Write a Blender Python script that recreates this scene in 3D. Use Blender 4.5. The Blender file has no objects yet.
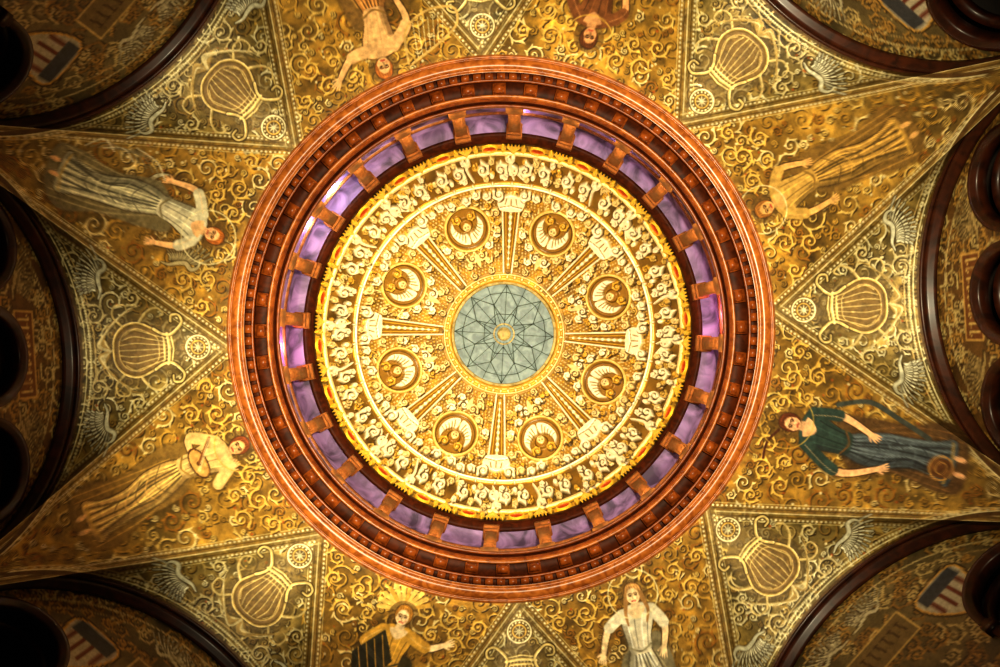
import bpy, math, random
import numpy as np
from mathutils import Vector
random.seed(7); rng=np.random.default_rng(7)
scene=bpy.context.scene
scene.view_settings.view_transform='Standard'
for lk in ('Medium High Contrast','Medium Contrast'):
    try:
        scene.view_settings.look=lk; break
    except Exception: pass
F=667.0
pi=math.pi
rad=math.radians
# ------------------------------------------------------------------ geometry constants (metres)
RING_R,RING_Z=4.08,10.0
A,HS=5.6,6.47
RA=A*math.tan(rad(22.5)); RC=A/math.cos(rad(22.5))
OCT=-3.5      # rotation of the octagon, degrees
DROT=3.3      # rotation of dome
def zpend(r):
    w=np.clip((r-RING_R)/(RC-RING_R),0,1); return RING_Z-(RING_Z-HS)*(.45*w+.55*w*w)
_rr=np.linspace(RING_R,RC,800); _rho=F*_rr/zpend(_rr)
APEX=274.0; ACOR=_rho[-1]*math.cos(rad(22.5)); BCOR=_rho[-1]*math.sin(rad(22.5)); SL=(ACOR-APEX)/BCOR
def rhocrease(th):
    th=np.abs(th); a=APEX/(1-SL*np.tan(th)); return a/np.cos(th)
def rcrease(th): return np.interp(rhocrease(th),_rho,_rr)
def zcell_t(th,t):
    rc=rcrease(th); rw=A/np.cos(th); r=rc+(rw-rc)*t
    zw=HS+np.sqrt(np.clip(RA*RA-(A*np.tan(th))**2,0,None)); zc=zpend(rc)
    return r, zc+(zw-zc)*t+.03*(rw-rc)*np.sin(pi*t)
# ------------------------------------------------------------------ paint canvas
def C(r,g,b): return np.array([r,g,b],float)/255.0
def to_lin(c):
    c=np.clip(c,0,1); return np.where(c<=0.04045,c/12.92,((c+0.055)/1.055)**2.4)
class Canvas:
    def __init__(s,x0,y0,x1,y1,sc,base):
        s.x0,s.y0,s.sc=x0,y0,sc
        s.w=int((x1-x0)*sc); s.h=int((y1-y0)*sc)
        s.img=np.zeros((s.h,s.w,3),np.float32)+np.asarray(base,np.float32)
        s.hg=np.zeros((s.h,s.w),np.float32)
    def grid(s):
        xs=s.x0+(np.arange(s.w)+.5)/s.sc; ys=s.y0+(np.arange(s.h)+.5)/s.sc
        return np.meshgrid(xs,ys)
    def box(s,xa,ya,xb,yb):
        i0=max(0,int((xa-s.x0)*s.sc)-1); i1=min(s.w,int((xb-s.x0)*s.sc)+2)
        j0=max(0,int((ya-s.y0)*s.sc)-1); j1=min(s.h,int((yb-s.y0)*s.sc)+2)
        return i0,i1,j0,j1
    def comp(s,i0,i1,j0,j1,a,col,h):
        a3=a[...,None]
        reg=s.img[j0:j1,i0:i1]; reg[...]=reg*(1-a3)+np.asarray(col,np.float32)*a3
        if h is not None:
            r2=s.hg[j0:j1,i0:i1]; r2[...]=r2*(1-a)+h*a
    def stroke(s,pts,w,col,alpha=1.0,h=None):
        pts=np.asarray(pts,float); n=len(pts)
        if n<2: return
        ww=np.full(n,w,float) if np.isscalar(w) else np.asarray(w,float)
        m=ww.max()/2+1.2
        i0,i1,j0,j1=s.box(pts[:,0].min()-m,pts[:,1].min()-m,pts[:,0].max()+m,pts[:,1].max()+m)
        if i1<=i0 or j1<=j0: return
        buf=np.zeros((j1-j0,i1-i0),np.float32)
        for k in range(n-1):
            p,q=pts[k],pts[k+1]
            a0,a1,b0,b1=s.box(min(p[0],q[0])-m,min(p[1],q[1])-m,max(p[0],q[0])+m,max(p[1],q[1])+m)
            if a1<=a0 or b1<=b0: continue
            X=(s.x0+(np.arange(a0,a1)+.5)/s.sc)[None,:]; Y=(s.y0+(np.arange(b0,b1)+.5)/s.sc)[:,None]
            dx,dy=q-p; L2=dx*dx+dy*dy+1e-9
            t=np.clip(((X-p[0])*dx+(Y-p[1])*dy)/L2,0,1)
            d=np.sqrt((X-p[0]-t*dx)**2+(Y-p[1]-t*dy)**2)-(ww[k]*(1-t)+ww[k+1]*t)/2
            al=np.clip(.5-d*s.sc,0,1)
            sub=buf[b0-j0:b1-j0,a0-i0:a1-i0]; np.maximum(sub,al,out=sub)
        s.comp(i0,i1,j0,j1,buf*alpha,col,h)
    def fill(s,pts,col,alpha=1.0,h=None):
        pts=np.asarray(pts,float)
        i0,i1,j0,j1=s.box(pts[:,0].min()-1,pts[:,1].min()-1,pts[:,0].max()+1,pts[:,1].max()+1)
        if i1<=i0 or j1<=j0: return
        X=(s.x0+(np.arange(i0,i1)+.5)/s.sc)[None,:]; Y=(s.y0+(np.arange(j0,j1)+.5)/s.sc)[:,None]
        ins=np.zeros((j1-j0,i1-i0),bool); n=len(pts)
        for k in range(n):
            x1,y1=pts[k]; x2,y2=pts[(k+1)%n]
            if y1==y2: continue
            c=((y1>Y)!=(y2>Y))&(X<(x2-x1)*(Y-y1)/(y2-y1)+x1); ins^=c
        a=ins.astype(np.float32)
        if a.shape[0]>3 and a.shape[1]>3:
            b=a.copy(); b[1:-1,1:-1]=(a[1:-1,1:-1]*4+a[:-2,1:-1]+a[2:,1:-1]+a[1:-1,:-2]+a[1:-1,2:])/8; a=b
        s.comp(i0,i1,j0,j1,a*alpha,col,h)
    def ell(s,cx,cy,rx,ry,ang,col,alpha=1.0,h=None,n=22):
        t=np.linspace(0,2*pi,n,endpoint=False); ca,sa=math.cos(ang),math.sin(ang)
        x=rx*np.cos(t);y=ry*np.sin(t)
        s.fill(np.stack([cx+x*ca-y*sa,cy+x*sa+y*ca],1),col,alpha,h)
    def ring(s,cx,cy,r,w,col,alpha=1.0,h=None,n=40):
        t=np.linspace(0,2*pi,n); s.stroke(np.stack([cx+r*np.cos(t),cy+r*np.sin(t)],1),w,col,alpha,h)
    def dot(s,x,y,r,col,alpha=1.0,h=None): s.stroke([(x,y),(x+.01,y)],2*r,col,alpha,h)
    def idx(s,U,V):
        x=np.clip((U-s.x0)*s.sc-.5,0,s.w-1.001); y=np.clip((V-s.y0)*s.sc-.5,0,s.h-1.001)
        i=x.astype(int); j=y.astype(int); return i,j,(x-i),(y-j)
    def sample(s,U,V):
        i,j,fx,fy=s.idx(U,V); fx=fx[...,None]; fy=fy[...,None]
        return (s.img[j,i]*(1-fx)+s.img[j,i+1]*fx)*(1-fy)+(s.img[j+1,i]*(1-fx)+s.img[j+1,i+1]*fx)*fy
    def sampleh(s,U,V):
        i,j,fx,fy=s.idx(U,V)
        return (s.hg[j,i]*(1-fx)+s.hg[j,i+1]*fx)*(1-fy)+(s.hg[j+1,i]*(1-fx)+s.hg[j+1,i+1]*fx)*fy
    def mottle(s,cell,amp):
        gh,gw=int(s.h/s.sc/cell)+3,int(s.w/s.sc/cell)+3
        g=rng.normal(0,1,(gh,gw))
        y=(np.arange(s.h)/s.sc/cell); x=(np.arange(s.w)/s.sc/cell)
        j=y.astype(int); i=x.astype(int); fy=(y-j)[:,None]; fx=(x-i)[None,:]
        fy=fy*fy*(3-2*fy); fx=fx*fx*(3-2*fx)
        a=g[j][:,i];b=g[j][:,i+1];c=g[j+1][:,i];d=g[j+1][:,i+1]
        n=(a*(1-fx)+b*fx)*(1-fy)+(c*(1-fx)+d*fx)*fy
        s.img*= (1+amp*np.clip(n,-2,2))[...,None].astype(np.float32)
def smooth(pts,n=8,closed=False):
    P=np.asarray(pts,float); out=[]; m=len(P)
    rngk=range(m if closed else m-1)
    for k in rngk:
        if closed: p0,p1,p2,p3=P[(k-1)%m],P[k],P[(k+1)%m],P[(k+2)%m]
        else: p0,p1,p2,p3=P[max(k-1,0)],P[k],P[k+1],P[min(k+2,m-1)]
        for t in np.linspace(0,1,n,endpoint=False):
            out.append(.5*((2*p1)+(-p0+p2)*t+(2*p0-5*p1+4*p2-p3)*t*t+(-p0+3*p1-3*p2+p3)*t**3))
    if not closed: out.append(P[-1])
    return np.array(out)
def scroll(cv,cx,cy,R,rot,sg,col,dark,w=1.6,h=None,leaves=5):
    th=np.linspace(0,9.5,26); r=R*(1-th/10.6)
    x=cx+r*np.cos(rot+sg*th); y=cy+r*np.sin(rot+sg*th)
    wd=np.linspace(w*1.25,w*.6,26)
    if dark is not None: cv.stroke(np.stack([x+.8,y+.8],1),wd+1.3,dark,.85)  # offset darker stroke: the scroll's outline and painted shadow
    cv.stroke(np.stack([x,y],1),wd,col,1,h)
    cv.dot(x[-1],y[-1],w*.85,col,1,h)
    for k in range(leaves):
        t=k*1.05+.2; rr=R*(1-t/10.6); a=rot+sg*t
        p=np.array([cx+rr*math.cos(a),cy+rr*math.sin(a)]); o=np.array([math.cos(a-sg*.9),math.sin(a-sg*.9)])
        cv.stroke([p,p+o*R*.28,p+o*R*.42+np.array([math.cos(a),math.sin(a)])*R*.1],[w*1.5,w*1.2,.3],col,1,h)
# ------------------------------------------------------------------ VAULT canvas (chart centred on the axis)
CX,CY=500.0,327.0
cv=Canvas(-150,-330,1150,985,1.6,C(124,98,42))
X,Y=cv.grid(); dx=X-CX; dy=Y-CY
RHO=np.hypot(dx,dy); AL=np.degrees(np.arctan2(dy,dx))-OCT
TH=(AL+22.5)%45-22.5
rc_img=rhocrease(np.radians(TH)); CELL=RHO>rc_img
cv.img[CELL]=C(112,94,50).astype(np.float32)
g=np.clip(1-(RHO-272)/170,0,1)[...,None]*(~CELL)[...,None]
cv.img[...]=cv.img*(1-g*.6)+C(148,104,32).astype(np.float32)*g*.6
cv.mottle(44,.22); cv.mottle(10,.16)
cream=C(226,214,164); gold=C(200,160,68); dkb=C(50,36,13); pale=C(206,200,168)
def loc(k,a,b,half=False):
    an=rad(OCT+45*k+(22.5 if half else 0)); ca,sa=math.cos(an),math.sin(an)
    return np.array([CX+a*ca-b*sa,CY+a*sa+b*ca])
def locs(k,pts,half=False): return np.array([loc(k,p[0],p[1],half) for p in pts])
GS={}
def pack(n,Rmin,Rmax,fac=.9):
    out=[]
    for _ in range(n):
        ang=random.random()*2*pi; ro=math.sqrt(random.uniform(272**2,610**2))
        x=CX+ro*math.cos(ang); y=CY+ro*math.sin(ang); R=random.uniform(Rmin,Rmax)
        gx,gy=int(x//30),int(y//30); ok=True
        for i in (-1,0,1):
            for j in (-1,0,1):
                for (px,py,pr) in GS.get((gx+i,gy+j),[]):
                    if (px-x)**2+(py-y)**2<(fac*(pr+R))**2: ok=False;break
                if not ok:break
            if not ok:break
        if ok: GS.setdefault((gx,gy),[]).append((x,y,R)); out.append((x,y,R))
    return out
sp=pack(5000,9,14)+pack(9000,4.5,7)+pack(16000,2.6,3.6)
for (x,y,R) in sp:
    a=math.degrees(math.atan2(y-CY,x-CX))-OCT; th=(a+22.5)%45-22.5; ro=math.hypot(x-CX,y-CY)
    inc=ro>rhocrease(rad(th))
    if inc: col=random.choice([C(186,168,116),C(214,202,156),C(160,136,78),C(196,184,138),C(134,106,52)])
    else: col=random.choice([C(204,172,92),C(220,196,130),C(164,124,46),C(142,94,30),C(190,148,62)])
    if R<4:
        scroll(cv,x,y,R,random.random()*6.28,random.choice([-1,1]),col*.95,dkb,w=1.0,leaves=2)
    else: scroll(cv,x,y,R,random.random()*6.28,random.choice([-1,1]),col,dkb,w=1.0+R*.045)
for _ in range(3200):
    ang=random.random()*2*pi; ro=math.sqrt(random.uniform(275**2,560**2)); x=CX+ro*math.cos(ang); y=CY+ro*math.sin(ang)
    cv.dot(x,y,random.uniform(.7,1.5),random.choice([cream,gold,dkb,C(150,70,22)]),.8)
for k in range(8):
    for sg in (-1,1):
        th=np.linspace(0,rad(22.3),60); ro=rhocrease(th)
        an=rad(OCT+45*k)+sg*th
        P=np.stack([CX+ro*np.cos(an),CY+ro*np.sin(an)],1)
        T=np.gradient(P,axis=0); T/=np.linalg.norm(T,axis=1)[:,None]+1e-9; N=np.stack([-T[:,1],T[:,0]],1)
        cv.stroke(P,15,C(118,94,46),.7)
        cv.stroke(P,1.5,C(206,190,140),.85)
        for off in (-3.6,3.6): cv.stroke(P+N*off,1.0,C(74,54,22),.7)
        for off in (-9,9): cv.stroke(P+N*off,.9,C(200,182,124),.75)
        L=np.r_[0,np.cumsum(np.linalg.norm(np.diff(P,axis=0),axis=1))]
        for off in(-6.4,6.4):
            for d in np.arange(6,L[-1],4.6):
                q=np.array([np.interp(d,L,P[:,0]+N[:,0]*off),np.interp(d,L,P[:,1]+N[:,1]*off)])
                cv.dot(q[0],q[1],1.15,C(224,212,166),.9)
    th=np.linspace(-rad(21.5),rad(21.5),120)
    r,z=zcell_t(th,1.0); ro=F*r/z
    for off,w,c in ((-5,5,C(80,56,24)),(-11,1.4,cream),(-20,1.2,C(196,170,110))):
        P=np.stack([CX+(ro+off)*np.cos(th+rad(OCT+45*k)),CY+(ro+off)*np.sin(th+rad(OCT+45*k))],1); cv.stroke(P,w,c,.9)
    for d in np.linspace(0,119,110):
        t=np.interp(d,range(120),th); rr=np.interp(d,range(120),ro)-15.5
        cv.dot(CX+rr*math.cos(t+rad(OCT+45*k)),CY+rr*math.sin(t+rad(OCT+45*k)),1.4,cream,.85)
def wing(cv,c,ang,s,mir,col=pale):
    """spread wing of fanned feathers with a serpentine neck and head"""
    ca,sa=math.cos(ang),math.sin(ang)
    def P(x,y): y*=mir; return (c[0]+s*(x*ca-y*sa),c[1]+s*(x*sa+y*ca))
    for row,(L0,L1,w0,cc) in enumerate(((30,15,3.4,col*.86),(19,10,3.0,col),(11,6,2.6,col*1.05))):
        n=12
        for i in range(n):
            a=-.15-1.75*i/(n-1); L=L0+(L1-L0)*i/(n-1)
            x0=-i*1.1+4; y0=.6*i*.3
            pts=[P(x0,y0),P(x0+L*.5*math.cos(a+.25),y0+L*.5*math.sin(a+.25)),P(x0+L*math.cos(a-.1),y0+L*math.sin(a-.1))]
            q=smooth(pts,4); cv.stroke(q,np.linspace(w0*.7,w0*.5,9)*s+1.2,dkb,.75); cv.stroke(q,np.linspace(w0*.8,w0*.45,9)*s,np.clip(cc*(1 if i%2 else .86),0,1))
    body=smooth([P(-16,6),P(-8,7),P(0,4),P(8,3),P(14,8),P(20,5),P(22,-1)],5)
    cv.stroke(body,1.5*s+np.sin(np.linspace(0,pi,len(body)))*3*s+1.4,dkb,.7)
    cv.stroke(body,1.2*s+np.sin(np.linspace(0,pi,len(body)))*3*s,col*.95)
    cv.dot(*P(22,-2),2.1*s,col); cv.stroke([P(22,-2),P(25,-3.5)],[1.6,.6],gold); cv.dot(*P(22.4,-2.6),.5*s,dkb)
def lyre(k):
    Q=lambda pts: locs(k,pts)
    bg=smooth([(394,0),(386,28),(366,36),(344,30),(322,26),(314,0),(322,-26),(344,-30),(366,-36),(386,-28)],6,True)
    cv.fill(Q(bg),C(94,74,34),.65)
    bowl=smooth([(387,0),(385,14),(376,24),(363,27),(350,22),(338,14),(336,0),(338,-14),(350,-22),(363,-27),(376,-24),(385,-14)],6,True)
    cv.stroke(Q(np.vstack([bowl,bowl[:1]])),4.0,dkb,.85)
    cv.fill(Q(bowl),C(108,82,38),.9)
    cv.stroke(Q(np.vstack([bowl,bowl[:1]])),2.2,C(206,178,108))
    inner=np.array([(361+(p[0]-361)*.78,p[1]*.78) for p in bowl]); cv.stroke(Q(np.vstack([inner,inner[:1]])),.9,C(190,160,92))
    for b in np.linspace(-1,1,7):
        cv.stroke(Q(smooth([(334,10*b),(352,16*b),(366,20*b),(381-6*b*b,15*b)],5)),.8,C(204,180,116))
    for sg in (-1,1):
        horn=smooth([(346,20*sg),(338,15*sg),(330,14*sg),(323,19*sg),(318,26*sg),(321,33*sg),(328,33*sg),(329,27*sg)],7)
        cv.stroke(Q(horn),4.6,dkb,.85); cv.stroke(Q(horn),np.linspace(3.0,1.8,len(horn)),C(210,184,116))
        lf=smooth([(360,28*sg),(352,38*sg),(342,41*sg),(336,35*sg),(342,32*sg)],6); cv.stroke(Q(lf),np.linspace(2.6,1.2,len(lf)),C(196,172,110))
        lf=smooth([(378,25*sg),(386,34*sg),(384,44*sg),(374,45*sg),(372,38*sg)],6); cv.stroke(Q(lf),np.linspace(2.6,1.2,len(lf)),C(196,172,110))
    cv.stroke(Q([(333,-15),(331,0),(333,15)]),2.6,C(210,184,116)); cv.stroke(Q([(329,-12),(327,0),(329,12)]),1.3,C(206,182,116))
    p=loc(k,303,0)
    cv.dot(p[0],p[1],13.5,C(84,62,26),.95); cv.ring(p[0],p[1],11.5,1.6,cream*.95); cv.ring(p[0],p[1],6.5,1.2,gold)
    for i in range(16):
        t=i*pi/8; cv.dot(p[0]+9.2*math.cos(t),p[1]+9.2*math.sin(t),1.0,cream*.92)
    for i in range(8): cv.stroke([p,(p[0]+5.2*math.cos(i*pi/4),p[1]+5.2*math.sin(i*pi/4))],[1.6,.8],cream*.8)
    for sg in (-1,1):
        for j in range(5):
            st=smooth([(390,0),(394+2*j,8*sg),(398-6*j,(18+5*j)*sg),(390-8*j,(28+4*j)*sg)],5)
            cv.stroke(Q(st),np.linspace(2.6,.6,len(st)),random.choice([C(200,182,130),C(160,132,72)]),.95)
for k in range(8):
    for sg in (-1,1):
        c=loc(k,404,sg*36); scroll(cv,c[0],c[1],11,rad(45*k)+sg,sg,C(190,172,120),dkb,1.8)
        c=loc(k,366,sg*52); scroll(cv,c[0],c[1],8,rad(45*k)-sg,-sg,C(200,182,126),dkb,1.6)
    lyre(k)
    for sg in (-1,1):
        c=loc(k,402,sg*70); wing(cv,c,rad(OCT+45*k)+(pi*.5*sg)+sg*.2,1.05,sg,C(222,218,186))
for k in range(8):
    for sg in (-1,1):
        for (a,b,R) in ((290,22,10),(292,48,11),(290,76,8),(316,58,10),(312,34,8)):
            c=loc(k,a,sg*b,True); scroll(cv,c[0],c[1],R,rad(45*k)+sg*b,sg,C(208,170,80),C(78,50,14),1.7)
# ------------------------------------------------------------------ mural figures (painted on the pendentives)
def figure(head,feet,hh,skin,hair,top,skirt,fold,armL,armR,mir=1,bend=.25,hairlong=0,bare=False,extra=None):
    head=np.array(head,float); feet=np.array(feet,float); d=feet-head; L=np.linalg.norm(d); d/=L; n=np.array([-d[1],d[0]])*mir
    def P(s,t): 
        t2=t if t<1 else 1+(t-1)*((L/hh-1)/6.2)
        return head+d*t2*hh+n*(s+bend*math.sin(max(t-1,0)*.9))*hh
    def PS(l): return np.array([P(*q) for q in l])
    ol=C(48,32,15)
    dr=smooth(PS([(-.9,2.0),(-1.5,3.2),(-1.35,5),(-1.9,6.6),(-1.0,7.6),(1.1,7.7),(1.6,6.6),(1.15,5),(1.15,3.0)]),6,True)
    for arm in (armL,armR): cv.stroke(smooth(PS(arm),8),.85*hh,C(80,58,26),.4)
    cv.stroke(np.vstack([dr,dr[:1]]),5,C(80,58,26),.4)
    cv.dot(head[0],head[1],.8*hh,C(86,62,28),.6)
    cv.fill(dr,fold*.7,.9); 
    for a in np.linspace(-1.5,1.3,9):
        cv.stroke(smooth(PS([(a*.5,3),(a*.85,5),(a*1.05,7.3)]),6),1.3,fold*(1.15 if int(a*10)%2 else .45),.7)
    left=[(-.3,.55),(-.85,.82),(-.8,1.5),(-.62,2.1),(-.5,2.6),(-.72,3.3),(-.85,4.2),(-.72,5.2),(-.8,6.2),(-1.05,7.1)]
    right=[(1.15,7.15),(.72,6.3),(.8,5.2),(.95,4.2),(.82,3.3),(.55,2.6),(.66,2.1),(.82,1.5),(.88,.85),(.3,.55)]
    g=smooth(PS(left+right),5,True)
    cv.stroke(np.vstack([g,g[:1]]),2.2,ol,.75)
    cv.fill(g,skirt,1)
    tp=smooth(PS([(-.3,.55),(-.85,.82),(-.8,1.5),(-.62,2.1),(-.52,2.75),(0,2.9),(.55,2.75),(.66,2.1),(.82,1.5),(.88,.85),(.3,.55),(0,.95)]),5,True)
    cv.fill(tp,skin if bare else top,1)
    for i,a in enumerate(np.linspace(-.8,.85,11)):
        c=(np.clip(skirt*1.4+.03,0,1),skirt*.42)[i%2]
        cv.stroke(smooth(PS([(a*.5,2.9),(a*.9+.12*math.sin(i*2.1),4.2),(a*.75+.15*math.sin(i*1.3),5.4),(a*1.15,7.0)]),6),[1.9]*19 if i%2 else 1.4,c,.85)
    for i in range(5):
        cv.stroke(smooth(PS([(-.8+.1*i,3.4+.55*i),(0,4.0+.5*i),(.85-.05*i,3.6+.6*i)]),5),1.3,(skirt*.5,np.clip(skirt*1.25,0,1))[i%2],.65)
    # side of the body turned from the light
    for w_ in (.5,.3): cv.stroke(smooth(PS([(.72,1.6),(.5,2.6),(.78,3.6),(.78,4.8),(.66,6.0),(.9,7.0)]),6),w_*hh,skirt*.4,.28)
    cv.stroke(smooth(PS([(-1.0,6.9),(0,7.05),(1.1,6.95)]),5),1.6,gold,.8)
    for i,a in enumerate((-.5,-.2,.15,.5)):
        cv.stroke(smooth(PS([(a*1.3,1.0),(a*1.0,1.7),(a*.8,2.6)]),5),1.0,(top*.5,np.clip(top*1.35,0,1))[i%2],.8 if not bare else .25)
    cv.stroke(smooth(PS([(-.55,2.5),(0,2.75),(.58,2.5)]),5),2.0,fold*.8)
    for s_,t_ in ((-.35,7.35),(.4,7.5)):
        p=P(s_,t_); cv.ell(p[0],p[1],hh*.32,hh*.14,math.atan2(d[1],d[0]),skin)
    cv.fill(PS([(-.2,.3),(-.26,.85),(0,1.05),(.28,.85),(.2,.3)]),skin*.88)
    cv.fill(smooth(PS([(-.5,.82),(0,.7),(.52,.82),(0,1.3)]),5,True),skin*.97)
    for arm in (armL,armR):
        a=smooth(PS(arm),8); m=len(a)
        cv.stroke(a,np.linspace(.52,.3,m)*hh+1.5,ol,.7)
        cv.stroke(a,np.linspace(.48,.26,m)*hh,skin)
        cv.stroke(a[:m//2],np.linspace(.66,.6,m//2)*hh,top if not bare else skin); 
        cv.stroke(a+n*.08*hh,.6,np.clip(skin*1.12,0,1),.6)
        h=a[-1]; dd=a[-1]-a[-3]; dd/=np.linalg.norm(dd)+1e-6; nn=np.array([-dd[1],dd[0]])
        cv.ell(h[0]+dd[0]*.15*hh,h[1]+dd[1]*.15*hh,hh*.2,hh*.16,math.atan2(dd[1],dd[0]),skin)
        for f in range(4):
            o=nn*(f-1.5)*.09*hh; q=h+dd*.25*hh+o; cv.stroke([q,q+dd*(.3-.04*abs(f-1.2))*hh+o*.4],[.1*hh,.07*hh],skin)
        cv.stroke([h+nn*.12*hh,h+nn*.3*hh+dd*.2*hh],[.1*hh,.07*hh],skin)
    an=math.atan2(d[1],d[0])
    c=P(0,-.05); cv.ell(c[0],c[1],hh*.6,hh*.5,an,ol); cv.ell(c[0],c[1],hh*.56,hh*.47,an,hair)
    if hairlong:
        for sg in (-1,1): cv.stroke(smooth(PS([(sg*.35,0),(sg*.5,.5),(sg*.6,1.0),(sg*.5,1.5)]),5),np.linspace(.3,.1,16)*hh,hair)
    for i in range(6): cv.stroke(smooth(PS([(-.4+.15*i,-.1),(-.3+.12*i,-.42),(.0+.05*i,-.5)]),4),.7,np.clip(hair*1.6,0,1),.6)
    c=P(.03,.1); cv.ell(c[0],c[1],hh*.42,hh*.32,an,skin)
    cv.fill(smooth(PS([(-.28,.1),(-.2,.42),(.03,.56),(.26,.42),(.34,.1)]),4,True),skin)
    for sg in (-1,1):
        e=P(.03+sg*.14,.08); cv.ell(e[0],e[1],.035*hh+.3,.07*hh+.3,an,C(40,24,14))
        cv.stroke(PS([(.03+sg*.05,-.02),(.03+sg*.15,-.05),(.03+sg*.23,0)]),.07*hh,hair*.7)
        e=P(.03+sg*.2,.26); cv.dot(e[0],e[1],.07*hh,C(206,120,84),.5)
    cv.stroke(PS([(.04,.05),(.07,.24),(.0,.27)]),.06*hh,skin*.68)
    cv.stroke(PS([(-.07,.38),(.03,.365),(.13,.38)]),.09*hh,C(160,60,44))
    cv.stroke(PS([(-.1,.5),(.03,.56),(.15,.5)]),.05*hh,skin*.7,.7)
    return P
sk=C(232,180,120); sk2=C(236,206,156)
wing(cv,(150,186),rad(170),1.3,1,C(196,190,154)); wing(cv,(178,258),rad(10),1.0,1,C(180,166,120))
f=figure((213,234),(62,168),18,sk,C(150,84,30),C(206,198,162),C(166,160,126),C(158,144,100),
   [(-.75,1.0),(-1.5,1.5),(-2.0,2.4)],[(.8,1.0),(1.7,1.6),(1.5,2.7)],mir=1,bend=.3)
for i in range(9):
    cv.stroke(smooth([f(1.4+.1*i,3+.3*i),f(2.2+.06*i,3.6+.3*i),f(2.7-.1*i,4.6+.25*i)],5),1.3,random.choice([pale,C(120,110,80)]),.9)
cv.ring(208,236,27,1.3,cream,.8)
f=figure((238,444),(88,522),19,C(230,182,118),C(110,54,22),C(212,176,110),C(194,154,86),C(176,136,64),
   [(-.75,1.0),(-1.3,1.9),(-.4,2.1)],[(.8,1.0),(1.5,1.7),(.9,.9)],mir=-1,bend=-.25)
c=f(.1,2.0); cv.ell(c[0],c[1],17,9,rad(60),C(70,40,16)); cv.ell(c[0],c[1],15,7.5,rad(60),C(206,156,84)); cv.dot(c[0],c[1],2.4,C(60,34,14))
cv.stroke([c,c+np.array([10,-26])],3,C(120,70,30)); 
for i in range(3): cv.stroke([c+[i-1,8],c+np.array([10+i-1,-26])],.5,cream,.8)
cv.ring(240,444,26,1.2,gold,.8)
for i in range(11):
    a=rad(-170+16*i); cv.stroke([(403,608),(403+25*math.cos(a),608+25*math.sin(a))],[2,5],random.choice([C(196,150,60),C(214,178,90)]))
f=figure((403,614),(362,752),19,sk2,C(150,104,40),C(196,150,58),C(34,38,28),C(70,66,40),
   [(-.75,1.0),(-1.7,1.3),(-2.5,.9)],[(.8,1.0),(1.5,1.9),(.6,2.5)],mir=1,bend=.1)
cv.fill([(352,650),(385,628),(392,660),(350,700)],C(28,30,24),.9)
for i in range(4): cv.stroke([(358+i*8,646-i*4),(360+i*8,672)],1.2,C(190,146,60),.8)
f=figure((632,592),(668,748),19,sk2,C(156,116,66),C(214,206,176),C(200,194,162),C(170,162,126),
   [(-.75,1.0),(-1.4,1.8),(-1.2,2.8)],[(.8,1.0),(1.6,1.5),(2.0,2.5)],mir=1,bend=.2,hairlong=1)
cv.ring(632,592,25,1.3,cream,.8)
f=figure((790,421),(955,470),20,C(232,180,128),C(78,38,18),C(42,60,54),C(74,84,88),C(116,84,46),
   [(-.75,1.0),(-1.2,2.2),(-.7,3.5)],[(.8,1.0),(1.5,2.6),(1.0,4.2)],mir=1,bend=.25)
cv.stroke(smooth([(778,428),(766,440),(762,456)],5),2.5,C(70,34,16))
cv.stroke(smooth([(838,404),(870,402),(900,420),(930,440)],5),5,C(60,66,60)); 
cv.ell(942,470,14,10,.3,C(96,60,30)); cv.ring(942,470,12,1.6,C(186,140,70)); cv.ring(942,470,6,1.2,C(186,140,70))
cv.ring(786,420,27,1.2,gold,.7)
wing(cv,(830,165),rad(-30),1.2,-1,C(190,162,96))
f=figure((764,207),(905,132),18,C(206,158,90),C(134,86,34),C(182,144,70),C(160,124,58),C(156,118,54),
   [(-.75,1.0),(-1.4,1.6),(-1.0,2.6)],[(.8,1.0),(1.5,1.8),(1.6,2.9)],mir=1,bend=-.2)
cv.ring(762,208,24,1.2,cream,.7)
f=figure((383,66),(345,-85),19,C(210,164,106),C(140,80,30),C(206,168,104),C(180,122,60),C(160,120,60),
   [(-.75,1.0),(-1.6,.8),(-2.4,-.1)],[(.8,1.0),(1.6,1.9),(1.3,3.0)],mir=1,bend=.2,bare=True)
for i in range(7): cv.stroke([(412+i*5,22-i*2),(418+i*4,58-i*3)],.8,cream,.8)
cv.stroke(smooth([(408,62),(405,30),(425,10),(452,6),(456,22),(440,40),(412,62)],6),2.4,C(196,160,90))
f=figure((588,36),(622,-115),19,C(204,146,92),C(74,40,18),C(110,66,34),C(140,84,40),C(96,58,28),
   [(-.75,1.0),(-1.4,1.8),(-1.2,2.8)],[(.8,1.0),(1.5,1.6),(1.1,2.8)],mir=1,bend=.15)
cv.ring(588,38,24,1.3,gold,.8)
cv.mottle(3.2,.07)
# ------------------------------------------------------------------ DOME canvas
dc=Canvas(-196,-196,196,196,2.6,C(180,136,36))
DX,DY=dc.grid(); DR=np.hypot(DX,DY)
m=(DR>60)&(DR<150); dc.img[m]=C(152,114,38)  # darker grounds: olive shadow behind the ornament, put into the colour
m=(DR>152)&(DR<181); dc.img[m]=C(126,92,28)
m=(DR>=181); dc.img[m]=C(204,156,30)
dc.mottle(9,.16)
W=C(246,236,200); W2=C(230,206,140); G=C(218,170,58); DG=C(64,44,8); MG=C(122,88,24)
def pp(ro,deg): a=rad(deg+DROT); return (ro*math.cos(a),ro*math.sin(a))
def pps(l): return np.array([pp(*q) for q in l])
for i,ro in enumerate(np.arange(64,148,3.1)):
    n=int(2*pi*ro/3.4)
    for j in range(n):
        p=pp(ro,(j+.5*(i%2))*360/n); dc.dot(p[0],p[1],.85,W2*.92 if (i+j)%3 else G,.9,.25)
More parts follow.
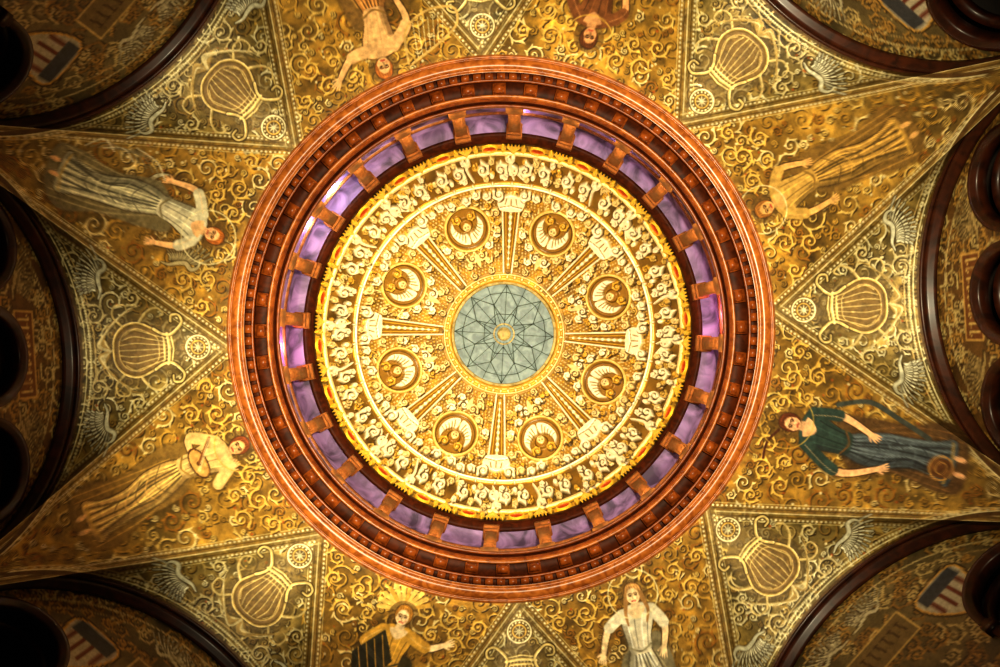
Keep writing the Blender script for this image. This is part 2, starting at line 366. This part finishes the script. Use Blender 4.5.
def arc(ro,a0,a1,n=24): return pps([(ro,a) for a in np.linspace(a0,a1,n)])
for ro,w,c,h in ((55,3.2,C(190,146,50),.6),(60,1.6,W2,.8),(149,2.0,W,.8),(153,1.4,MG,.1),(180,2.0,W2,.7),(183,1,DG,0)):
    dc.stroke(arc(ro,0,360,181),w,c,1,h)
for j in range(48):
    p=pp(57.5,j*7.5); dc.dot(p[0],p[1],1.4,W2,1,.8)
    p=pp(151,j*7.5); dc.dot(p[0],p[1],1.1,W,1,.8)
for j in range(24):
    p=pp(65,j*15); scroll(dc,p[0],p[1],3.6,rad(j*15),1 if j%2 else -1,W2,DG,1.1,.6,3)
def volute(ro,deg,R,sg,c=W,w=2.2,h=1.0,rot=0): 
    p=pp(ro,deg); scroll(dc,p[0],p[1],R,rad(deg+DROT)+rot,sg,c,DG,w,h,4)
for _ in range(900):
    ro=math.sqrt(random.uniform(70**2,179**2)); a=random.random()*360
    if 146<ro<155: continue
    volute(ro,a,random.uniform(2.2,4),random.choice([-1,1]),random.choice([W2,G,C(206,170,80)]),1.2,.6,random.random()*6)
for k in range(8):
    f0=k*45.0
    def S(a,b):
        an=rad(f0+DROT); return (a*math.cos(an)-b*math.sin(an),a*math.sin(an)+b*math.cos(an))
    def SS(l): return np.array([S(*q) for q in l])
    dc.fill(SS([(62,-4.5),(134,-9.5),(134,9.5),(62,4.5)]),C(132,96,28),.95,.2)
    for sg in (-1,1):
        dc.stroke(SS([(62,4*sg),(134,9*sg)]),2.0,W,1,1.1)
        dc.stroke(SS([(66,1.6*sg),(124,5*sg)]),1.0,G,1,.6)
    dc.stroke(SS([(66,0),(126,0)]),[1.2,3.0],W2,1,.9)
    for a in np.arange(70,126,6): dc.dot(*S(a,0),1.1+.015*(a-60),W,1,1)
    dc.fill(smooth(SS([(124,-9),(128,-13),(133,-14),(138,-9),(141,0),(138,9),(133,14),(128,13),(124,9)]),4,True),W,1,1.3)
    dc.stroke(SS([(128,-11),(130,0),(128,11)]),1,MG,1,.5)
    for b in (-6,0,6): dc.stroke(SS([(131,b),(137,b*.8)]),.8,MG,1,.6)
    for sg in (-1,1):
        p=S(140,13*sg); scroll(dc,p[0],p[1],5.6,rad(f0)+sg,sg,W,DG,2.0,1.1,3)
        p=S(121,15*sg); scroll(dc,p[0],p[1],4.2,rad(f0)+sg*2,-sg,W2,DG,1.5,.8,3)
        p=S(104,12*sg); scroll(dc,p[0],p[1],3.2,rad(f0)+sg*2,-sg,W2,DG,1.3,.8,3)
    p=S(166,0)
    for sg in (-1,1):
        for i in range(6):
            dc.stroke(SS([(164,3*sg),(164+6-2.8*i,sg*(14-.5*i))]),[3.0,1.4],W,1,1.1)
    dc.dot(p[0],p[1],6.2,DG,1,.3); dc.dot(p[0],p[1],5.4,W,1,1.5)
    for sg in(-1,1): dc.dot(*S(167,1.8*sg),.8,MG)
    dc.stroke(SS([(163.3,-1.6),(162.8,0),(163.3,1.6)]),.8,MG)
    f1=f0+22.5; cx,cy=pp(112,f1)
    for i in range(20):
        t=i*pi/10; dc.stroke([(cx+23.5*math.cos(t),cy+23.5*math.sin(t)),(cx+27.5*math.cos(t+.12),cy+27.5*math.sin(t+.12))],[2.6,1.0],W2,1,.8)
    dc.dot(cx,cy,24,C(150,110,30),1,.3); dc.ring(cx,cy,22.3,2.4,C(232,202,116),1,1.1,60); dc.ring(cx,cy,19.4,1.0,C(84,58,14),1,.1,50)
    dc.dot(cx,cy,18.8,C(150,110,36),1,.1)
    an=rad(f1+DROT)
    def M(a,b): return (cx+a*math.cos(an)-b*math.sin(an),cy+a*math.sin(an)+b*math.cos(an))
    def MM(l): return np.array([M(*q) for q in l])
    for sg in (-1,1):
        cr=smooth(MM([(-15,1*sg),(-13,9*sg),(-6,15*sg),(3,17*sg),(10,13*sg),(4,12*sg),(-1,9*sg),(-4,5*sg),(-5,1*sg)]),5,True)
        dc.fill(cr,W,1,1.4)
        for i in range(5): dc.stroke(MM([(-5+1.8*i,(4+2.0*i)*sg),(-12+3.0*i,(6+2.4*i)*sg)]),.8,MG,.9,.9)
        q=M(11,7*sg); scroll(dc,q[0],q[1],4.4,an+sg,sg,G,DG,1.6,.9,3)
    dc.dot(*M(3.5,0),6.8,DG,1,.4); dc.dot(*M(4.2,0),6.0,C(146,104,30),1,1.3)
    dc.dot(*M(2.6,0),4.0,W2,1,1.6)
    for sg in (-1,1): dc.dot(*M(3.2,1.5*sg),.7,DG)
    dc.stroke(MM([(.6,-1.3),(.2,0),(.6,1.3)]),.6,C(160,70,30))
    for sg in (-1,1):
        for (a,b,R) in ((82,5,5),(76,10,3.6),(90,15,4),(139,8,4.4),(141,19,4.2),(98,26,3.5),(137,29,4)):
            q=(cx+(a-112)*math.cos(an)-b*sg*math.sin(an),cy+(a-112)*math.sin(an)+b*sg*math.cos(an))
            scroll(dc,q[0],q[1],R,an+sg*1.3,sg,random.choice([W,W2,W]),DG,1.6,1.0,4)
    dc.fill(smooth(MM([(-27,0),(-32,-3),(-42,0),(-32,3)]),4,True),W2,1,.9)
for j in range(24):
    a=j*15+7.5
    volute(166,a-3.2,6.8,1,w=2.1); volute(166,a+3.2,6.8,-1,rot=pi,w=2.1)
    volute(174,a,3.4,1,W2,1.4); volute(157,a-2,3.2,-1,W2,1.4); volute(158,a+4.6,3.2,1,W,1.4); volute(176,a+6,3,-1,W,1.4)
    p=pp(160,a); dc.dot(p[0],p[1],2.4,W,1,1.3)
    if j%3!=1:
        q=pps([(176,a-7.5),(170,a-8.5),(160,a-7.5),(156,a-6.8)]); dc.stroke(smooth(q,4),np.linspace(4,1.5,13),W,1,1.2)
        p=pp(178,a-7.5); dc.dot(p[0],p[1],2.2,W,1,1.3)
    p=pp(186,a); an=rad(a+DROT)
    dc.ell(p[0],p[1],3.6,8.2,an,C(244,200,64),1,.9); dc.ell(p[0],p[1],2.6,6.6,an,C(180,60,10),1,.2)
    for i in range(-2,3):
        p0=pp(182.5,a-7.5); p1=pp(190,a-7.5+i*1.1); dc.stroke([p0,p1],[1.2,2.2],C(244,206,74),1,1.0)
    for s_ in (-4.2,4.2): volute(186,a+s_,2.6,1 if s_>0 else -1,C(244,200,64),1.3,.9)
# ------------------------------------------------------------------ LUNETTE canvases (s,z) in units of 1/80 m
def lun_canvas(diag):
    c=Canvas(-190,300,190,720,1.4,C(90,64,30) if not diag else C(100,86,52))
    c.mottle(20,.14)
    for _ in range(600):
        x=random.uniform(-185,185); y=random.uniform(380,700); R=random.uniform(5,12)
        scroll(c,x,y,R,random.random()*6,random.choice([-1,1]),random.choice([C(170,130,62),C(140,104,48),C(190,168,108)]),C(40,28,12),1.7)
    z0=HS*80
    t=np.linspace(0,pi,60)
    for q,w,col in ((168,1.6,C(196,176,120)),(158,1.2,C(180,150,90))): c.stroke(np.stack([q*np.cos(t),z0+q*np.sin(t)],1),w,col)
    if diag:
        y=z0+95
        c.fill([(-46,y-20),(46,y-20),(46,y+16),(-46,y+16)],C(110,90,52)); c.stroke([(-46,y-20),(46,y-20),(46,y+16),(-46,y+16),(-46,y-20)],2,C(196,166,96))
        for i in range(9):
            x=-38+i*9.2; c.stroke([(x,y-9),(x+2.5,y+6)],2,C(60,40,20)); c.stroke([(x,y+6),(x+5,y+6)],1.6,C(60,40,20))
        for sg in (-1,1):
            sx=sg*86; sy=z0+74
            sh=smooth([(sx-22,sy+26),(sx+22,sy+26),(sx+22,sy-2),(sx,sy-30),(sx-22,sy-2)],4,True)
            c.stroke(np.vstack([sh,sh[:1]]),6,C(50,34,16)); c.fill(sh,C(176,168,142))
            for i in range(4): c.stroke([(sx-16+i*10.6,sy+8),(sx-16+i*10.6,sy-16+abs(i-1.5)*5)],4,C(100,44,30))
            c.fill([(sx-22,sy+10),(sx+22,sy+10),(sx+22,sy+26),(sx-22,sy+26)],C(54,58,64)); c.stroke(np.vstack([sh,sh[:1]]),2,C(206,160,76))
        wing(c,(-20,z0+142),pi,1.1,1,C(196,188,150)); wing(c,(20,z0+142),0,1.1,-1,C(196,188,150))
    else:
        y=z0+128
        c.fill([(-42,y-12),(42,y-12),(42,y+12),(-42,y+12)],C(110,66,32)); c.stroke([(-42,y-12),(42,y-12),(42,y+12),(-42,y+12),(-42,y-12)],1.8,C(190,150,80))
        for i in range(9):
            x=-36+i*8.8; c.stroke([(x,y-7),(x,y+7)],1.8,C(206,176,104)); c.stroke([(x,y+7),(x+4,y+4)],1.4,C(206,176,104))
        for sg in (-1,1): wing(c,(sg*70,z0+124),0 if sg>0 else pi,1.1,-sg,C(176,152,98))
    return c
lunA=lun_canvas(False); lunD=lun_canvas(True)
# ------------------------------------------------------------------ materials
def nn(nt,t,**k):
    n=nt.nodes.new(t)
    for a,b in k.items(): setattr(n,a,b)
    return n
def mat_base(name):
    m=bpy.data.materials.new(name); m.use_nodes=True; nt=m.node_tree; b=nt.nodes['Principled BSDF']; return m,nt,b
def painted(name,rough=.5,spec=.35,nscale=14,namp=.35,metal=0.0,bump=.15):
    m,nt,b=mat_base(name)
    at=nn(nt,'ShaderNodeAttribute',attribute_name='Paint'); tc=nn(nt,'ShaderNodeTexCoord')
    no=nn(nt,'ShaderNodeTexNoise'); no.inputs['Scale'].default_value=nscale; no.inputs['Detail'].default_value=8; no.inputs['Roughness'].default_value=.7
    nt.links.new(tc.outputs['Object'],no.inputs['Vector'])
    mr=nn(nt,'ShaderNodeMapRange'); mr.inputs[1].default_value=.3; mr.inputs[2].default_value=.7; mr.inputs[3].default_value=1-namp; mr.inputs[4].default_value=1+namp
    nt.links.new(no.outputs['Fac'],mr.inputs[0])
    mx=nn(nt,'ShaderNodeVectorMath',operation='SCALE'); nt.links.new(at.outputs['Color'],mx.inputs[0]); nt.links.new(mr.outputs[0],mx.inputs['Scale'])
    nt.links.new(mx.outputs[0],b.inputs['Base Color']); b.inputs['Roughness'].default_value=rough; b.inputs['Specular IOR Level'].default_value=spec; b.inputs['Metallic'].default_value=metal
    bp=nn(nt,'ShaderNodeBump'); bp.inputs['Strength'].default_value=bump; bp.inputs['Distance'].default_value=.02; nt.links.new(no.outputs['Fac'],bp.inputs['Height']); nt.links.new(bp.outputs[0],b.inputs['Normal'])
    return m
def wood(name,c1,c2,rough=.42,scale=5,coat=.0,spec=.35):
    m,nt,b=mat_base(name); tc=nn(nt,'ShaderNodeTexCoord')
    no=nn(nt,'ShaderNodeTexNoise'); no.inputs['Scale'].default_value=scale; no.inputs['Detail'].default_value=7; no.inputs['Distortion'].default_value=.9
    nt.links.new(tc.outputs['Object'],no.inputs['Vector'])
    cr=nn(nt,'ShaderNodeValToRGB'); e=cr.color_ramp.elements
    e[0].position=.36; e[0].color=(*to_lin(c1),1); e[1].position=.64; e[1].color=(*to_lin(c2),1)
    nt.links.new(no.outputs['Fac'],cr.inputs[0]); nt.links.new(cr.outputs[0],b.inputs['Base Color'])
    b.inputs['Roughness'].default_value=rough; b.inputs['Coat Weight'].default_value=coat; b.inputs['Coat Roughness'].default_value=.2; b.inputs['Specular IOR Level'].default_value=spec
    bp=nn(nt,'ShaderNodeBump'); bp.inputs['Strength'].default_value=.12; bp.inputs['Distance'].default_value=.01; nt.links.new(no.outputs['Fac'],bp.inputs['Height']); nt.links.new(bp.outputs[0],b.inputs['Normal'])
    return m
def plain(name,c,rough=.6,emis=None,es=0,namp=.2,nscale=6):
    m=wood(name,np.asarray(c)*(1-namp),np.clip(np.asarray(c)*(1+namp),0,1),rough,nscale,0,.2)
    if emis is not None:
        b=m.node_tree.nodes['Principled BSDF']; b.inputs['Emission Color'].default_value=(*to_lin(emis),1); b.inputs['Emission Strength'].default_value=es
    return m
M_vault=painted('gilded_mural_plaster',rough=.46,metal=.28,spec=.35,nscale=9,namp=.34,bump=.3); M_dome=painted('gilded_stucco_dome',rough=.36,spec=.5,nscale=10,namp=.2,metal=.2)
M_lun=painted('painted_plaster_lunette')
M_wlight=wood('wood_honey',C(116,58,18),C(170,98,40),.32,8,.12,.2); M_wmid=wood('wood_chestnut',C(92,40,12),C(134,66,22),.34,8,.1,.2); M_wdark=wood('wood_dark_mahogany',C(42,16,5),C(66,27,9),.5,7,0,.06)
M_wpost=wood('wood_post',C(116,66,30),C(160,98,50),.4,7,0,.2); M_arch=wood('wood_arch',C(40,18,8),C(66,30,13),coat=.15,spec=.3)
M_purple=plain('lavender_plaster',C(112,88,124),namp=.34,nscale=2.5); M_black=plain('dark_backdrop',C(30,19,13)); M_glass=plain('skylight_glass',C(122,134,130),.7,C(145,165,160),.18,.14,5)
M_lead=plain('lead_came',C(80,92,86),.6); M_frame=plain('gilt_frame',C(168,150,96),.5); M_floor=wood('floor_parquet',C(60,34,18),C(90,54,28)); M_wall=wood('wall_panelling',C(50,28,16),C(72,40,22),.5)
# ------------------------------------------------------------------ mesh helpers
def np_mesh(name,co,faces,mat,col=None,smooth_=True,parent=None,parentname=None):
    me=bpy.data.meshes.new(name); co=np.asarray(co,np.float32); faces=np.asarray(faces,np.int32)
    me.vertices.add(len(co)); me.vertices.foreach_set('co',co.ravel())
    me.loops.add(faces.size); me.loops.foreach_set('vertex_index',faces.ravel())
    me.polygons.add(len(faces)); me.polygons.foreach_set('loop_start',np.arange(0,faces.size,faces.shape[1],dtype=np.int32))
    try: me.polygons.foreach_set('loop_total',np.full(len(faces),faces.shape[1],np.int32))
    except Exception: pass
    me.update(calc_edges=True)
    if col is not None:
        at=me.color_attributes.new('Paint','FLOAT_COLOR','POINT'); rgba=np.ones((len(co),4),np.float32); rgba[:,:3]=col; at.data.foreach_set('color',rgba.ravel())
    if smooth_: me.polygons.foreach_set('use_smooth',np.ones(len(faces),bool))
    me.materials.append(mat); ob=bpy.data.objects.new(name,me); scene.collection.objects.link(ob)
    if parent: ob.parent=parent
    return ob
def gridfaces(n,m,mask=None):
    idx=np.arange(n*m).reshape(n,m); f=np.stack([idx[:-1,:-1],idx[:-1,1:],idx[1:,1:],idx[1:,:-1]],-1)
    return f.reshape(-1,4) if mask is None else f[mask]
def empty(name):
    e=bpy.data.objects.new(name,None); scene.collection.objects.link(e); return e
NT,NR=320,310
vault=empty('ceiling')
def relief(c): # embossed gilding: lighter paint stands slightly proud
    l=c@np.array([.3,.6,.1]); return .014*np.clip(l,0,1)
for k in range(8):
    th=np.linspace(0,rad(45),NT); thp=np.where(th>rad(22.5),rad(45)-th,th)
    rhoc=np.minimum(rhocrease(thp),_rho[-1])
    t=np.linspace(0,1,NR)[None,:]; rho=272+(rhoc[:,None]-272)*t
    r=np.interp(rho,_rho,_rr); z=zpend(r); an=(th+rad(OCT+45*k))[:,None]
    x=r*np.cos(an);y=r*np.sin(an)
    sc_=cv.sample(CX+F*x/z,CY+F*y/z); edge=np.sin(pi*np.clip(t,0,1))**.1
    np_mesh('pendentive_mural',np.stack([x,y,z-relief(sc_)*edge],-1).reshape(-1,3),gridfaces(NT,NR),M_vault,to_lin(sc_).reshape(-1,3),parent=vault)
    th=np.linspace(-rad(22.49),rad(22.49),380)[:,None]; t=np.linspace(0,1,180)[None,:]
    r,z=zcell_t(th,t); an=th+rad(OCT+45*k)
    x=r*np.cos(an);y=r*np.sin(an)
    sc_=cv.sample(CX+F*x/z,CY+F*y/z); edge=np.sin(pi*np.clip(t,0,1))**.1
    np_mesh('groin_vault_cell',np.stack([x,y,z-relief(sc_)*edge],-1).reshape(-1,3),gridfaces(380,180),M_vault,to_lin(sc_).reshape(-1,3),parent=vault)
# dome
DB,DT,DRB=12.9,15.6,190*12.9/F
rt=52*DT/F; cphi=rt/DRB; hz=(DT-DB)/math.sqrt(1-cphi**2)
phi=np.linspace(0,math.acos(cphi),300)[None,:]; th=np.linspace(0,2*pi,1500)[:,None]
r=DRB*np.cos(phi)+0*th; z=DB+hz*np.sin(phi)+0*th
u=F*r/z*np.cos(th); v=F*r/z*np.sin(th)
hh_=dc.sampleh(u,v); nr_=-np.cos(phi)*hz; nz_=-np.sin(phi)*DRB; nl=np.sqrt(nr_**2+nz_**2)
amp=.085; r2=r+hh_*amp*nr_/nl; z2=z+hh_*amp*nz_/nl
col=to_lin(dc.sample(u,v)).reshape(-1,3)
np_mesh('painted_dome',np.stack([r2*np.cos(th),r2*np.sin(th),z2],-1).reshape(-1,3),gridfaces(1500,300),M_dome,col)
def lathe(name,prof,mat,parent=None,n=288,smooth_=False,closed=False):
    prof=np.array(prof,float)
    if closed: prof=np.vstack([prof,prof[:1]])
    th=np.linspace(0,2*pi,n+1)[:,None]
    co=np.stack([prof[None,:,0]*np.cos(th),prof[None,:,0]*np.sin(th),prof[None,:,1]+0*th],-1).reshape(-1,3)
    return np_mesh(name,co,gridfaces(n+1,len(prof)),mat,parent=parent,smooth_=smooth_)
class MB:
    def __init__(s): s.v=[];s.f=[]
    def box(s,an,r0,r1,w0,w1,z0,z1,taper=None):
        ca,sa=math.cos(an),math.sin(an); b=len(s.v)
        for zz in (z0,z1):
            for (rr,ww) in ((r0,w0),(r1,w0),(r1,w1),(r0,w1)):
                s.v.append((rr*ca-ww*sa,rr*sa+ww*ca,zz))
        for f in ((0,3,2,1),(4,5,6,7),(0,1,5,4),(1,2,6,5),(2,3,7,6),(3,0,4,7)): s.f.append([b+i for i in f])
    def make(s,name,mat,parent=None): return np_mesh(name,s.v,s.f,mat,parent=parent,smooth_=False)
R_=lambda rho,z: rho*z/F
P_=lambda l: [(R_(a,b),b) for a,b in l]
ring=empty('wooden_cornice_ring')
lathe('rim_moulding',[(4.16,10.06)]+P_([(274.5,9.96),(273.5,9.92),(272,9.91),(271,9.93),(270.5,9.98),(270,9.93),(267,9.90),(263,9.90),(260.5,9.93),(260,9.99),(259,9.95),(257,9.96)]),M_wlight,ring)
lathe('dentil_bed',P_([(257,9.96),(256.5,10.12),(250.5,10.14)]),M_wdark,ring)
lathe('bead_moulding',P_([(250.5,10.14),(250,10.03),(248.8,10.01),(247.5,10.05)]),M_wmid,ring)
lathe('modillion_bed',P_([(247.5,10.05),(246.5,10.24),(234.5,10.26)]),M_wdark,ring)
lathe('corona',P_([(234.5,10.26),(234.5,10.15),(233.5,10.14),(231.5,10.16),(231,10.21)]),M_wlight,ring)
lathe('lower_fascia',P_([(231,10.21),(228.5,10.24),(228,10.36)]),M_wmid,ring)
lathe('inner_lip',P_([(228,10.36),(226,10.40),(225.4,10.44)]),M_wdark,ring)
lathe('lip_bead',P_([(225.4,10.44),(224,10.38),(222.5,10.41)])+[(R_(221.5,10.46),10.46),(3.64,10.9),(4.1,10.9)],M_wmid,ring)
b=MB()
for i in range(132): b.box(i*2*pi/132,R_(250.8,10.0),R_(255.8,10.0),-.06,.06,9.985,10.14)
b.make('dentils',M_wmid,ring)
b=MB()
for i in range(48):
    an=(i+.5)*2*pi/48+rad(DROT)
    b.box(an,R_(236,10.12),R_(246,10.12),-.10,.10,10.10,10.27); b.box(an,R_(237,10.04),R_(243,10.04),-.075,.075,9.99,10.11)
b.make('modillions',M_wmid,ring)
# gallery drum
dr=empty('wall_drum')
lathe('gallery_wall',[(4.06,10.88),(4.06,12.72),(3.95,12.80),(3.70,12.84)],M_purple,dr)
lathe('gallery_beam',[(3.81,12.82),(3.81,12.72),(3.76,12.70),(3.74,12.72),(3.68,12.74),(3.66,12.80),(3.645,12.82),(3.645,12.95),(3.72,12.97)],M_wdark,dr)
lathe('gallery_picture_rail',[(4.06,12.3),(4.02,12.31),(4.02,12.36),(4.06,12.37)],M_wpost,dr)
for i in range(24):
    an=rad(-90+3.3+15*i); b=MB()
    b.box(an,3.72,3.90,-.11,.11,10.9,12.7); b.box(an,3.68,3.92,-.15,.15,10.9,11.30); b.box(an,3.67,3.93,-.15,.15,12.55,12.71); b.box(an,3.69,3.91,-.13,.13,12.42,12.5); b.box(an,3.70,3.91,-.13,.13,11.30,11.38)
    b.box(an,3.70,3.73,-.065,.065,11.48,12.32)
    o=b.make('gallery_post',M_wpost)
# skylight
sk_=empty('oculus_skylight')
t=np.linspace(0,2*pi,97)[:-1]
co=[(0,0,15.66)]+[(rt*1.0*math.cos(a),rt*1.0*math.sin(a),15.66) for a in t]
np_mesh('glass',co,[(0,i+1,(i+1)%96+1) for i in range(96)],M_glass,parent=sk_,smooth_=False)
lathe('frame',[(rt*1.01,15.62),(rt*1.0,15.53),(rt*.965,15.52),(rt*.955,15.64)],M_frame,sk_,96)
b=MB()
for i in range(16):
    a=i*pi/8+rad(DROT); b.box(a,.2,rt*.97,-.007,.007,15.60,15.64)
def seg(b,p,q,w,z0,z1):
    d=np.subtract(q,p); L=np.linalg.norm(d); an=math.atan2(d[1],d[0]); ca,sa=math.cos(an),math.sin(an); base=len(b.v)
    for zz in (z0,z1):
        for (x,y) in ((0,-w),(L,-w),(L,w),(0,w)): b.v.append((p[0]+x*ca-y*sa,p[1]+x*sa+y*ca,zz))
    for f in ((0,3,2,1),(4,5,6,7),(0,1,5,4),(1,2,6,5),(2,3,7,6),(3,0,4,7)): b.f.append([base+i for i in f])
for i in range(8):
    a=i*pi/4+rad(DROT)
    def q(r,aa): return (r*math.cos(aa),r*math.sin(aa))
    for sg in (-1,1):
        seg(b,q(.30,a),q(.72,a+sg*pi/8),.010,15.6,15.64); seg(b,q(.72,a+sg*pi/8),q(1.15,a),.010,15.6,15.64)
        seg(b,q(.98,a),q(.98,a+sg*pi/8),.008,15.6,15.64)
    seg(b,q(.5,a-pi/8),q(.5,a+pi/8),.008,15.6,15.64)
b.make('lead_cames',M_lead,sk_)
lathe('centre_boss',[(.0,15.5),(.06,15.5),(.1,15.54),(.14,15.55),(.16,15.62)],M_frame,sk_,48)
lathe('boss_ring',[(.22,15.6),(.22,15.57),(.25,15.57),(.25,15.6)],M_frame,sk_,48)
# ------------------------------------------------------------------ arches, lunettes, arcades
def sweep_arch(name,ax,ro,depths,radii,s0,z0,R,mat,parent,a0=0,a1=pi,n=56):
    prof=list(zip(depths,radii)); prof.append(prof[0])
    ca,sa=math.cos(ax),math.sin(ax); co=[]
    for t in np.linspace(a0,a1,n):
        for d,dr_ in prof:
            s=s0+(R+dr_)*math.cos(t); z=z0+(R+dr_)*math.sin(t); rr=ro+d
            co.append((rr*ca-s*sa,rr*sa+s*ca,z))
    return np_mesh(name,co,gridfaces(n,len(prof)),mat,parent=parent,smooth_=False)
for k in range(8):
    ax=rad(OCT+45*k); ca,sa=math.cos(ax),math.sin(ax); diag=k%2==1
    ar=empty('wooden_arch')
    sweep_arch('archivolt',ax,A,[-.03,.0,.02,.05,.07,.12,.13,.16,.16,-.03],[.03,-.03,-.06,-.06,-.09,-.09,-.06,-.06,.06,.06],0,HS,RA,M_arch,ar)
    sweep_arch('bead',ax,A,[-.06,-.06,-.02,-.02],[.0,-.03,-.03,.0],0,HS,RA,M_arch,ar)
    LW=A+.14
    if not diag: ops=[(-1.28,7.36,.55),(0,7.44,.55),(1.28,7.36,.55)]
    else: ops=[(-1.55,6.75,.56),(1.55,6.75,.56),(0,5.6,.56)]
    S_=np.arange(-2.4,2.4001,.025); Z_=np.arange(4.6,8.8,.025); SG,ZG=np.meshgrid(S_,Z_,indexing='ij')
    vis=(ZG<HS)&(np.abs(SG)<RA)|((SG**2+(ZG-HS)**2)<(RA-.02)**2)
    for (s0,z0,R) in ops: vis&=~((((SG-s0)**2+(ZG-z0)**2)<(R-.01)**2)|((np.abs(SG-s0)<R-.01)&(ZG<z0)&(ZG>4.9)))
    fm=vis[:-1,:-1]&vis[1:,:-1]&vis[:-1,1:]&vis[1:,1:]
    co=np.stack([LW*ca-SG*sa,LW*sa+SG*ca,ZG],-1).reshape(-1,3)
    lc=lunD if diag else lunA
    col=to_lin(lc.sample(SG*80,ZG*80)).reshape(-1,3)
    np_mesh('lunette_wall_mural',co,gridfaces(len(S_),len(Z_),fm),M_lun,col,smooth_=False)
    arc_=empty('arcade_arches')
    for (s0,z0,R) in ops:
        sweep_arch('arch_rim',ax,LW,[-.06,-.06,-.03,-.03,.0,.10,.10],[.05,.0,-.02,-.04,-.05,-.05,.05],s0,z0,R,M_arch,arc_,n=36)
        sweep_arch('inner_arch_rim',ax,LW+.22,[-.03,-.03,.06,.06],[.0,-.09,-.09,.0],s0,z0,R,M_arch,arc_,n=36)
        bb=MB()
        for sg in (-1,1):
            bb.box(ax,LW-.06,LW+.1,s0+sg*R-.05,s0+sg*R+.05,4.9,z0); bb.box(ax,LW-.08,LW+.12,s0+sg*R-.08,s0+sg*R+.08,z0-.16,z0-.06)
        bb.make('arcade_posts',M_arch,arc_)
    bb=MB(); bb.box(ax,A+.0,A+.3,-RA-.12,RA+.12,-1.6,4.9); bb.make('wall_side',M_wall)
    pc=rad(OCT+45*k+22.5); pier=MB()
    pier.box(pc,RC-.12,RC+.4,-.22,.22,-1.6,HS-.25); pier.box(pc,RC-.2,RC+.45,-.3,.3,HS-.3,HS); pier.box(pc,RC-.2,RC+.45,-.3,.3,-1.6,-1.2)
    pier.make('corner_pier',M_arch)
lathe('wall_corridor',[(8.2,-1.6),(8.2,9.0),(6.0,9.05)],M_black,None,64)  # near-black backdrop that makes the arcade openings read dark
lathe('floor',[(8.2,-1.6),(.001,-1.6)],M_floor,None,64)
# ------------------------------------------------------------------ lights
def light(name,typ,loc_,power,col,**k):
    l=bpy.data.lights.new(name,typ); l.energy=power; l.color=col
    for a,b_ in k.items(): setattr(l,a,b_)
    o=bpy.data.objects.new(name,l); o.location=loc_; scene.collection.objects.link(o); return o
o=light('vault_fill_spot','SPOT',(0.8,-.6,.6),9300,(1,.87,.57),spot_size=rad(88),spot_blend=1.0,shadow_soft_size=.15); o.rotation_euler=(pi,0,0)  # added spot: brightens the vault, its cone falloff darkens the edges
o=light('dome_fill_spot','SPOT',(-1.6,1.4,1.0),4300,(1,.89,.56),spot_size=rad(40),spot_blend=.5,shadow_soft_size=.12); o.rotation_euler=(pi,rad(-5),0)  # added spot to brighten the dome, not a fixture of the room
for i in range(24):
    a=rad(-90+3.3+7.5+15*i); light('cove_fill','POINT',(3.71*math.cos(a),3.71*math.sin(a),11.08),17,(1,.8,.42),shadow_soft_size=.03)  # added hidden point lights that brighten the dome and its relief
for i in range(12):
    a=rad(-90+3.3+22.5+30*i); light('gallery_lamp','POINT',(3.97*math.cos(a),3.97*math.sin(a),11.7),2.5,(.8,.65,1),shadow_soft_size=.05)
for (px,py,pw,c) in ((290,345,18,(1,.3,.7)),(712,315,18,(1,.3,.7)),(340,195,24,(.75,.8,1)),(318,228,14,(.8,.7,1)),(520,120,5,(.8,.7,1)),(610,165,5,(.8,.7,1))):
    a=math.atan2(py-331,px-502); light('gallery_lamp','POINT',(3.98*math.cos(a),3.98*math.sin(a),12.15),pw,c,shadow_soft_size=.05)
w=bpy.data.worlds.new('World'); scene.world=w; w.use_nodes=True; w.node_tree.nodes['Background'].inputs[0].default_value=(.02,.015,.012,1)
# ------------------------------------------------------------------ camera
cam=bpy.data.cameras.new('camera'); co_=bpy.data.objects.new('camera',cam); scene.collection.objects.link(co_)
cam.sensor_width=36; cam.lens=36*F/1000; cam.shift_x=-9.4/1000; cam.shift_y=9.5/1000
co_.location=(.126,.21,0); co_.rotation_euler=(pi,0,0); scene.camera=co_
